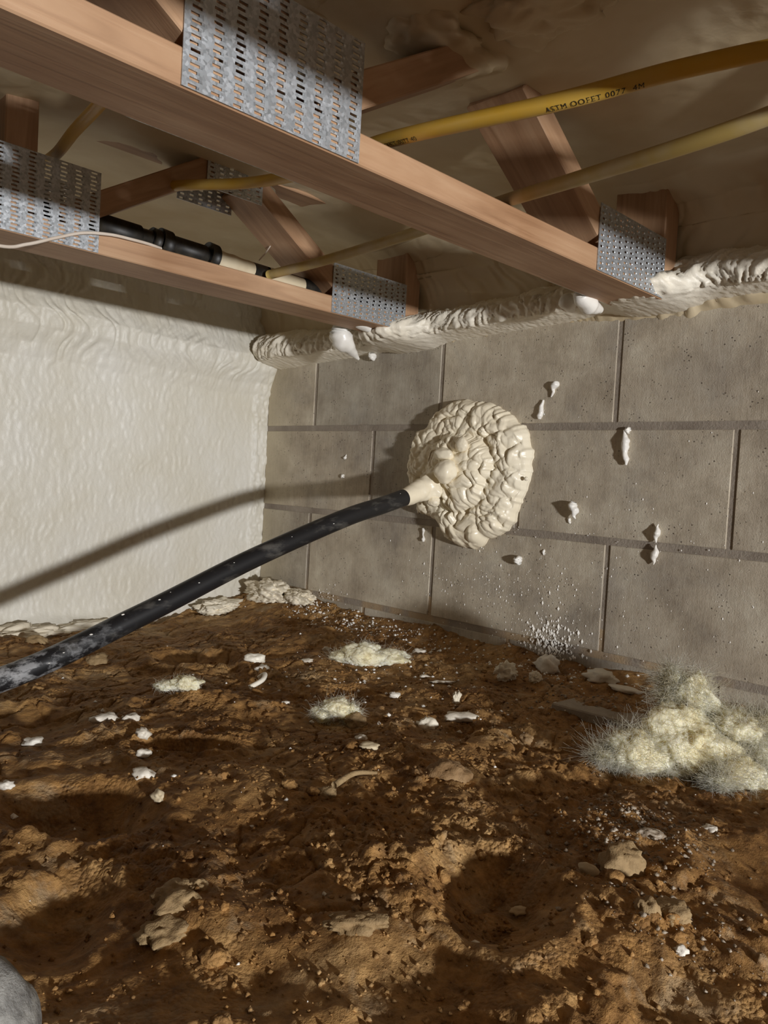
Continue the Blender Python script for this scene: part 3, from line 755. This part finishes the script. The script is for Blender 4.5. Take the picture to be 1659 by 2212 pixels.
wall_drip(-1.100, -0.181, 0.011, 0.032, 'upper of two spindle shaped foam drips by the mortar bed', 6, -0.08, 0.014, [.1, .4, .8, 1, .8, .4, .1])
wall_drip(-1.099, -0.217, 0.011, 0.034, 'lower of two spindle shaped foam drips by the mortar bed', 7, -0.10, 0.014, [.1, .5, .9, 1, .8, .4, .1])
wall_drip(-0.826, -0.257, 0.014, 0.013, 'round white foam pellet below the blob on the speckled block', 8, 0, 0.02, [.5, .9, 1, 1, 1, .9, .5])
wall_drip(-0.576, -0.230, 0.008, 0.028, 'small dangling foam drop under the lower edge of the blob', 9, 0.10, 0.010, [.5, .8, .5, .3, .4, .9, .7])
wall_drip(-0.393, 0.161, 0.016, 0.014, 'tan foam nub under the bead beside the glossy drip', 10, 0, 0.02, [.5, 1, 1, 1, 1, .8, .4])
wall_drip(-0.315, -0.068, 0.007, 0.012, 'tiny pointed foam speck on the second course block', 11, -0.4, knots=[.1, .3, .5, .8, 1, 1, .5])
wall_drip(-0.309, -0.114, 0.008, 0.008, 'round white foam dot above the pipe shadow', 12, 0, knots=[.5, .9, 1, 1, 1, .9, .5])
wall_drip(-0.928, -0.172, 0.006, 0.012, 'thin foam sliver under the chunky flake', 13, 0.3)
wall_drip(-0.555, -0.176, 0.008, 0.020, 'short foam drop at the lower side of the blob by the pipe', 14, 0.1)
wall_drip(-0.878, -0.236, 0.006, 0.011, 'small foam bead between the round pellet and the mortar bed', 15)

# foam mist specks on the blocks: uncountable, one object
random.seed(11); rng = np.random.default_rng(11)
SV, SF = [], []
def speck(c, r, ax=(1, 1, 1)):
    b0 = len(SV); st = 1+0.8*rng.random()
    for dx, dy, dz in ((0, 1, 0), (0, 0, st), (0, -1, 0), (0, 0, -st), (-0.9, 0, 0)):
        SV.append((c[0]+dx*r*ax[0], c[1]+dy*r*ax[1], c[2]+dz*r*ax[2]))
    for i in range(4): SF.append((b0+i, b0+(i+1) % 4, b0+4))
def speck_cloud(n, y, sy, z, sz, r0, r1):
    for i in range(n):
        yy_, zz = rng.normal(y, sy), rng.normal(z, sz)
        if not (-1.6 < yy_ < -0.05 and -0.44 < zz < 0.18): continue
        speck((0.0005-0.0015, yy_, zz), r0+(r1-r0)*rng.random()**3)
speck_cloud(330, -0.80, 0.13, -0.33, 0.055, 0.0005, 0.0022)
speck_cloud(120, -1.02, 0.16, -0.25, 0.09, 0.0005, 0.0017)
speck_cloud(90, -0.96, 0.22, -0.08, 0.12, 0.0004, 0.0015)
speck_cloud(60, -0.62, 0.14, -0.30, 0.06, 0.0004, 0.0014)
speck_cloud(70, -0.27, 0.03, -0.40, 0.015, 0.0005, 0.0024)
speck_cloud(420, -0.905, 0.030, -0.405, 0.026, 0.0010, 0.0036)
speck_cloud(40, -1.25, 0.12, -0.33, 0.08, 0.0004, 0.0016)
me = bpy.data.meshes.new('foam_specks'); me.from_pydata(SV, [], SF)
o = link('foam_specks', me, M['foam_white']); tag(o, 'fine white foam specks spattered on the block wall', 'specks', kind='stuff')

# ------------------------------------------------------------------ things on the soil
def on_soil(name, x, y, size, mat, seed, label, cat, group=None, rotz=0.0, rough=0.35, freq=1.8, sub=3, sink=0.35, flat=0.0, tilt=(0, 0), fine=0.08, sm=True):
    if mat == 'foam_crust': rough, freq, sub, fine = 0.6, 2.8, 4, 0.22
    o = link(name, lump_mesh(name, size, seed, rough, freq, sub, flat, sm, fine), M[mat])
    o.location = (x, y, h1(x, y)+size[2]*(0.5-sink)); o.rotation_euler = (tilt[0], tilt[1], rotz)
    return tag(o, label, cat, group)
A45 = -math.radians(45)   # across the picture
g_ = 'foam chips on the soil'
F = lambda x, y, w, d, h, seed, label, mat='foam_white', rot=0.0, rough=0.75, fr=1.6, tilt=(0, 0): on_soil('foam_chip', x, y, (w, d, h*0.75), 'foam_chip' if mat == 'foam_white' else mat, seed, label, 'foam chip', g_, A45+rot, rough, fr, 3, 0.25, 0, tilt)
F(-0.422, -0.562, 0.036, 0.026, 0.030, 1, 'cream foam knob with curled edge past the smooth hollow', 'foam_bead', 0.3)
F(-0.435, -0.600, 0.024, 0.016, 0.014, 2, 'small white foam bit beside the cream knob', 'foam_white', 0.9)
F(-0.776, -0.710, 0.034, 0.020, 0.020, 3, 'lumpy white foam chunk on the ridge left of the pale tuft', 'foam_white', 0.2, 0.6)
F(-0.750, -0.735, 0.022, 0.016, 0.016, 33, 'white foam flake joined beside the lumpy chunk', 'foam_white', 0.8, 0.6)
F(-0.884, -0.737, 0.026, 0.018, 0.014, 4, 'white foam chip at the left end of the ridge', 'foam_white', 0.0, 0.6)
F(-0.768, -0.797, 0.018, 0.014, 0.016, 5, 'topmost white chip of the column of four', 'foam_white')
F(-0.795, -0.847, 0.020, 0.014, 0.016, 6, 'second white chip of the column of four', 'foam_white', 0.5, 0.6)
F(-0.836, -0.918, 0.025, 0.024, 0.020, 7, 'largest white chip of the column of four', 'foam_white', 0.2, 0.6)
F(-0.849, -0.975, 0.014, 0.024, 0.013, 8, 'tan lowest chip of the column of four', 'foam_old', 0.5)
F(-0.731, -0.844, 0.022, 0.014, 0.010, 9, 'flat white chip at the lip of the dark crease', 'foam_white')
F(-0.544, -0.967, 0.016, 0.012, 0.011, 10, 'bright angular chip below the tangled tuft', 'foam_white', 0.4)
F(-0.574, -1.010, 0.024, 0.018, 0.010, 11, 'tan flat flake below the bright angular chip', 'foam_old', 0.2)
F(-0.354, -0.845, 0.016, 0.012, 0.013, 12, 'white crumb in the middle of the dark soil', 'foam_white')
F(-0.360, -0.985, 0.046, 0.026, 0.020, 13, 'broad chalky white foam slab with crumbled edge', 'foam_white', -0.1, 0.55)
F(-0.410, -0.965, 0.026, 0.024, 0.024, 14, 'cream foam wedge leaning on the chalky slab', 'foam_bead', 0.4)
F(-0.135, -0.699, 0.026, 0.018, 0.014, 15, 'white foam crumb near the wall foot under the blob', 'foam_white', 0.1)
F(-0.235, -0.845, 0.046, 0.012, 0.008, 16, 'long thin white foam sliver', 'foam_white', 0.1)
F(-0.232, -0.800, 0.018, 0.010, 0.007, 36, 'short white foam sliver beside the long one', 'foam_white', 0.1)
F(-0.306, -0.933, 0.012, 0.010, 0.034, 17, 'upright pale foam stub above the chalky slab', 'foam_crust', 0.0, 0.3, 1.5, (0.1, 0.15))
F(-0.137, -0.905, 0.036, 0.028, 0.044, 18, 'yellowish crumbly foam lump standing at the wall foot', 'foam_crust', 0.2, 0.35)
F(-0.120, -0.955, 0.024, 0.020, 0.026, 19, 'small yellowish lump right of the standing one', 'foam_crust', 0.7, 0.35)
F(-0.050, -0.930, 0.030, 0.045, 0.050, 20, 'white foam spill running down the gap in the footing', 'foam_white', 0.78, 0.6, 2.6)
F(-0.045, -1.040, 0.060, 0.030, 0.030, 21, 'chalky white foam smear lying on the footing', 'foam_white', -0.7, 0.6, 2.6)
F(-0.060, -1.090, 0.050, 0.026, 0.014, 22, 'thin end of the white smear on the footing', 'foam_white', -0.7, 0.5)
F(-0.435, -1.388, 0.015, 0.012, 0.010, 23, 'lone white chip below the yellow fibre tuft', 'foam_white')
F(-0.679, -1.464, 0.012, 0.012, 0.012, 24, 'bright white crystal like chip near the lower corner', 'foam_white')
F(-0.633, -1.357, 0.007, 0.022, 0.018, 25, 'curled pale foam peel at the rim of the deep hollow', 'foam_old', 0.8, 0.3, 1.2)
F(-0.700, -1.330, 0.016, 0.010, 0.008, 26, 'pale foam scrap on the rim of the deep hollow', 'foam_old', 0.3)
F(-0.960, -0.860, 0.014, 0.012, 0.012, 27, 'small white chip at the picture edge by the dark hollow', 'foam_white')
F(-0.520, -0.775, 0.012, 0.008, 0.007, 28, 'tiny white chip beside the curled foam strand', 'foam_white')
F(-0.330, -0.600, 0.020, 0.014, 0.008, 29, 'flat white flake left of the far pale tuft', 'foam_white')
F(-0.250, -0.560, 0.016, 0.012, 0.012, 30, 'white dot of foam above the far pale tuft', 'foam_white')
o = link('foam_strand', tube_mesh('foam_strand', catmull([(-0.478, -0.648, h1(-0.478, -0.648)+0.010), (-0.470, -0.655, h1(-0.47, -0.655)+0.016), (-0.488, -0.672, h1(-0.488, -0.672)+0.014), (-0.512, -0.672, h1(-0.512, -0.672)+0.006)], 8), [0.004]*25, 10), M['foam_bead'])
tag(o, 'curled cream foam strand below the cream knob', 'foam strand')
ST = lambda x, y, s, mat, seed, label, **k: on_soil('stone', x, y, s, mat, seed, label, 'stone', None, A45, k.pop('rough', 0.38), 2.0, 4, k.pop('sink', 0.42), **k)
ST(-0.646, -0.159, (0.042, 0.034, 0.030), 'clod_tan', 1, 'round pale stone at the foot of the foam wall', fine=0.05)
ST(-0.632, -0.386, (0.036, 0.028, 0.030), 'clod_tan', 2, 'pale tan stone just below the black pipe', fine=0.05)
ST(-0.598, -1.373, (0.042, 0.036, 0.036), 'clod_tan', 3, 'smooth tan stone beside the gravelly patch', fine=0.05)
ST(-0.661, -1.427, (0.020, 0.018, 0.018), 'clod_tan', 4, 'small tan stone below the smooth tan one')
ST(-0.563, -1.134, (0.050, 0.036, 0.030), 'clod', 5, 'brown soil lump in the middle of the crumbs', rough=0.35)
ST(-0.522, -1.362, (0.030, 0.018, 0.016), 'grit', 6, 'pale glittering stone at the lower end of the gravelly patch')
ST(-0.705, -1.080, (0.022, 0.020, 0.016), 'clod_tan', 7, 'tan pebble at the end of the pale splinter')
ST(-0.490, -0.900, (0.032, 0.026, 0.026), 'clod_tan', 8, 'tan stone under the tangled fibre tuft')
o = link('splinter', tube_mesh('splinter', catmull([(-0.700, -1.085, h1(-0.70, -1.085)+0.010), (-0.665, -1.080, h1(-0.665, -1.08)+0.014), (-0.632, -1.082, h1(-0.632, -1.082)+0.008)], 6), np.linspace(0.004, 0.002, 13), 7), M['clod_tan'])
tag(o, 'pale wooden splinter lying on the crumbly soil', 'splinter')
bd = box_mesh('board', (-0.040, -0.10, -0.012), (0.040, 0.10, 0.012), 0.002)
o = link('board', bd, M['footing']); o.location = (-0.170, -1.145, float(terrain(np.full(20, -0.170), np.linspace(-1.24, -1.05, 20)).mean())-0.005); o.rotation_euler = (0, math.radians(3), math.radians(3))
tag(o, 'half buried dirty board running along the wall foot behind the yellow tuft', 'board')
# dry crust plates
CR = lambda x, y, s, seed, label, rot=0: on_soil('soil_crust', x, y, s, 'clod_tan', seed, label, 'soil clod', 'crusty soil clods', A45+rot, 0.5, 2.2, 4, 0.45, 0, (0.1, -0.1), 0.12)
CR(-0.948, -1.175, (0.034, 0.040, 0.018), 41, 'light dry crust of soil in the lower corner, upper piece')
CR(-0.968, -1.195, (0.036, 0.030, 0.016), 42, 'light dry crust of soil in the lower corner, lower piece')
CR(-0.925, -1.165, (0.022, 0.018, 0.014), 43, 'small crust piece above the light dry crusts')
CR(-0.861, -1.291, (0.046, 0.020, 0.014), 44, 'long pale crust ridge in the foreground')
CR(-0.645, -1.440, (0.030, 0.034, 0.016), 45, 'pale crust piece under the small tan stone')
# brown clods, told apart by nothing
rng = np.random.default_rng(5); nC = 0
cl_me = [lump_mesh('soil_clod', (1, 0.85, 0.7), 60+k, 0.5, 2.0, 3, 0, True, 0.12) for k in range(6)]
for me in cl_me: me.materials.append(M['soil'])
zones = [((-0.62, -1.15), 0.14, 22), ((-0.78, -1.24), 0.05, 20), ((-0.30, -0.95), 0.12, 14), ((-0.12, -0.52), 0.08, 10), ((-0.93, -1.32), 0.06, 10), ((-0.60, -1.42), 0.045, 12), ((-0.62, -0.75), 0.18, 8)]
zlab = ['in the crumbly middle of the floor', 'on the mound left of the deep hollow', 'below the gap in the footing', 'at the block wall foot near the corner', 'in the foreground beside the long crust ridge', 'around the small tan stone', 'on the floor under the black pipe']
for ((cx, cy_), sg, n), zl_ in zip(zones, zlab):
    for i in range(n):
        x, y = rng.normal(cx, sg), rng.normal(cy_, sg)
        if x > -0.03 or x < -1.1 or y > -0.05 or y < -1.6 or abs(y+0.634) < 0.03: continue
        s = 0.006+0.014*rng.random()**2.2
        o = link('soil_clod', cl_me[int(rng.integers(6))], None)
        o.location = (x, y, h1(x, y)+s*0.02); o.scale = (s, s, s)
        o.rotation_euler = (rng.normal(0, .4), rng.normal(0, .4), rng.random()*6.28)
        tag(o, 'loose brown soil clod '+zl_, 'soil clod', 'loose brown soil clods '+zl_); nC += 1

# loose crumbs and glittering grit, uncountable
def scatter(name, n, zones, r0, r1, mat, label, seed, cat):
    rg = np.random.default_rng(seed)
    base = np.array([(1, 0, 0), (-1, 0, 0), (0, 1, 0), (0, -1, 0), (0, 0, 1), (0, 0, -1)], float)
    faces = np.array([(0, 2, 4), (2, 1, 4), (1, 3, 4), (3, 0, 4), (2, 0, 5), (1, 2, 5), (3, 1, 5), (0, 3, 5)])
    pts = []
    for (cx, cy_, sx, sy, w) in zones:
        k = int(n*w); pts.append(np.stack([rg.normal(cx, sx, k), rg.normal(cy_, sy, k)], -1))
    pts = np.concatenate(pts)
    pts = pts[(pts[:, 0] < -0.004) & (pts[:, 0] > -1.25) & (pts[:, 1] < -0.02) & (pts[:, 1] > -1.7)]
    z = terrain(pts[:, 0], pts[:, 1]); k = len(pts)
    r = r0+(r1-r0)*rg.random(k)**3
    V = base[None]*(r[:, None, None])*(0.6+0.8*rg.random((k, 6, 1)))
    a = rg.random(k)*6.28; ca, sa = np.cos(a), np.sin(a)
    x_ = V[:, :, 0]*ca[:, None]-V[:, :, 1]*sa[:, None]; y_ = V[:, :, 0]*sa[:, None]+V[:, :, 1]*ca[:, None]
    V = np.stack([x_+pts[:, 0:1], y_+pts[:, 1:2], V[:, :, 2]*0.8+(z+r*0.3)[:, None]], -1)
    F_ = (faces[None]+(np.arange(k)*6)[:, None, None]).reshape(-1, 3)
    o = link(name, np_mesh(name, V.reshape(-1, 3), F_, False), M[mat]); tag(o, label, cat, kind='stuff'); return o
scatter('soil_crumbs', 5000, [(-0.62, -1.10, 0.22, 0.22, 0.5), (-0.85, -1.25, 0.12, 0.12, 0.2), (-0.25, -0.80, 0.14, 0.22, 0.3)], 0.0008, 0.0036, 'soil', 'fine brown soil crumbs scattered over the floor', 71, 'crumbs')
scatter('soil_grit', 1500, [(-0.50, -1.325, 0.045, 0.035, 0.45), (-0.16, -1.08, 0.05, 0.08, 0.25), (-0.56, -1.37, 0.03, 0.03, 0.15), (-0.65, -1.45, 0.03, 0.04, 0.15)], 0.0007, 0.0034, 'grit', 'pale glittering grit on the soil below the yellow fibre tuft', 72, 'grit')
scatter('foam_crumbs', 1300, [(-0.06, -0.42, 0.035, 0.10, 0.30), (-0.05, -0.62, 0.03, 0.10, 0.15), (-0.30, -0.80, 0.10, 0.16, 0.20), (-0.7, -0.95, 0.25, 0.3, 0.08), (-0.03, -0.24, 0.02, 0.03, 0.12), (-0.06, -0.95, 0.03, 0.09, 0.15)], 0.0008, 0.0042, 'foam_white', 'white foam crumbs strewn along the wall foot', 73, 'crumbs')

# crusty foam foot in the corner
def crust(loc, size, seed, label, rot=0.0):
    o = link('foam_crust', lump_mesh('foam_crust', size, seed, 0.5, 2.4, 5, 0, True, 0.16), M['foam_crust'])
    o.location = loc; o.rotation_euler = (0, 0, rot); return tag(o, label, 'foam', 'crusty foam feet along the wall')
crust((-0.045, -0.10, h1(-0.045, -0.10)+0.012), (0.09, 0.14, 0.060), 1, 'crusty foam clump in the corner between foam wall and blocks')
crust((-0.03, -0.20, h1(-0.03, -0.20)+0.010), (0.06, 0.10, 0.045), 2, 'crusty foam clump on the block wall foot next to the corner')
crust((-0.15, -0.05, h1(-0.15, -0.05)+0.008), (0.13, 0.08, 0.040), 3, 'crusty foam clump along the foam wall near the corner')
crust((-0.66, -0.045, h1(-0.66, -0.045)+0.008), (0.22, 0.08, 0.045), 4, 'rolled foam lip at the foam wall foot behind the pipe end')
crust((-0.47, -0.035, h1(-0.47, -0.035)+0.006), (0.20, 0.07, 0.038), 5, 'rolled foam lip at the middle of the foam wall foot')

# grey rounded stone in the corner of the picture
o = link('stone', lump_mesh('stone', (0.062, 0.060, 0.090), 7, 0.10, 1.2, 4, 0, True, 0.03), M['stone'])
o.location = (-1.128, -1.2725, -0.433); tag(o, 'grey mottled rounded stone standing in the lower corner', 'stone')

# ------------------------------------------------------------------ fibreglass tufts
def tuft(name, loc, size, seed, label, lobes, nfib, flen, rotz=A45):
    T = empty(name, loc); T.rotation_euler = (0, 0, rotz); tag(T, label, 'insulation', 'yellow fibre tufts on the soil')
    rg = np.random.default_rng(seed)
    allV = []
    for k, (lx, ly, lz, sx, sy, sz) in enumerate(lobes):
        bm = bmesh.new(); bmesh.ops.create_icosphere(bm, subdivisions=5, radius=1.0)
        V = np.array([v.co[:] for v in bm.verts])
        n1 = fbm(V[:, 0]*1.5+seed+k, V[:, 1]*1.5, V[:, 2]*1.5, 2, seed+k)
        n2 = fbm(V[:, 0]*13+seed, V[:, 1]*4, V[:, 2]*7, 3, seed+k+9)
        V = V*(1+0.50*n1+0.15*n2)[:, None]*np.array([sx, sy, sz])/2 + np.array([lx, ly, lz])
        for v, c in zip(bm.verts, V): v.co = c
        link('wad', bm_mesh('wad', bm, True), M['fibre'], T); allV.append(V)
    V = np.concatenate(allV); cen = V.mean(0)
    SV, SF = [], []
    for i in range(nfib):
        p = V[int(rg.integers(len(V)))].copy(); d = p-cen; nrm = d/(np.linalg.norm(d)+1e-6); tg = np.cross(nrm, (0.3, 0.2, 1.0)); tg /= np.linalg.norm(tg)+1e-6
        d = (0.4 if i % 4 == 0 else 0.08)*nrm*rg.random()+tg*rg.choice((-1, 1))*0.8+rg.normal(0, 0.45, 3); d /= np.linalg.norm(d)
        cv = rg.normal(0, 1.0, 3); L = flen*(0.35+rg.random()); w = 0.00026
        q = p-d*L*0.3; st = 6; b0 = len(SV)
        side = np.cross(d, rg.normal(0, 1, 3)); side /= np.linalg.norm(side); s2 = np.cross(d, side)
        for j in range(st):
            ww = w*(1-0.6*j/st)
            for e_ in (side, -0.5*side+0.87*s2, -0.5*side-0.87*s2): SV.append(q+e_*ww)
            d = d+cv*0.25; d /= np.linalg.norm(d); q = q+d*L/st
        for j in range(st-1):
            for e_ in range(3):
                a = b0+j*3+e_; c = b0+j*3+(e_+1) % 3; SF.append((a, c, c+3, a+3))
    f = link('fibres', np_mesh('fibres', np.array(SV), np.array(SF), True), M['fibre'], T); f['kind'] = 'stuff'
    return T
tuft('fibre_tuft', (-0.255, -1.285, h1(-0.255, -1.285)), None, 3, 'large fluffy yellow fibre tuft near the wall',
     [(0.0, 0.0, 0.045, 0.115, 0.085, 0.095), (0.062, 0.0, 0.068, 0.075, 0.06, 0.055), (-0.070, -0.01, 0.035, 0.075, 0.05, 0.05), (0.01, 0.02, 0.095, 0.05, 0.04, 0.06), (0.045, -0.04, 0.018, 0.075, 0.05, 0.045), (0.085, -0.01, 0.045, 0.06, 0.05, 0.03), (0.118, -0.02, 0.030, 0.075, 0.028, 0.016), (0.105, 0.0, 0.078, 0.05, 0.03, 0.026), (-0.02, 0.03, 0.110, 0.022, 0.020, 0.05), (-0.105, -0.01, 0.026, 0.05, 0.028, 0.02), (0.02, -0.05, 0.010, 0.03, 0.03, 0.03)], 17000, 0.050)
tuft('fibre_tuft', (-0.245, -0.665, h1(-0.245, -0.665)), None, 5, 'low pale fibre tuft on the soil below the blob',
     [(0.0, 0.0, 0.014, 0.08, 0.05, 0.045), (0.045, 0.0, 0.010, 0.07, 0.045, 0.03), (-0.045, 0.0, 0.008, 0.05, 0.03, 0.022)], 1300, 0.028)
tuft('fibre_tuft', (-0.500, -0.868, h1(-0.5, -0.868)), None, 7, 'small tangled fibre tuft draped over a tan stone',
     [(0.0, 0.0, 0.022, 0.05, 0.034, 0.026), (-0.022, 0.0, 0.012, 0.03, 0.022, 0.02), (0.022, 0.0, 0.014, 0.026, 0.024, 0.032)], 1100, 0.026)
tuft('fibre_tuft', (-0.648, -0.680, h1(-0.648, -0.68)), None, 9, 'flat pale yellow fibre tuft on the ridge under the pipe',
     [(0.012, 0.0, 0.014, 0.045, 0.026, 0.022), (-0.018, 0.0, 0.008, 0.036, 0.022, 0.014)], 500, 0.015)
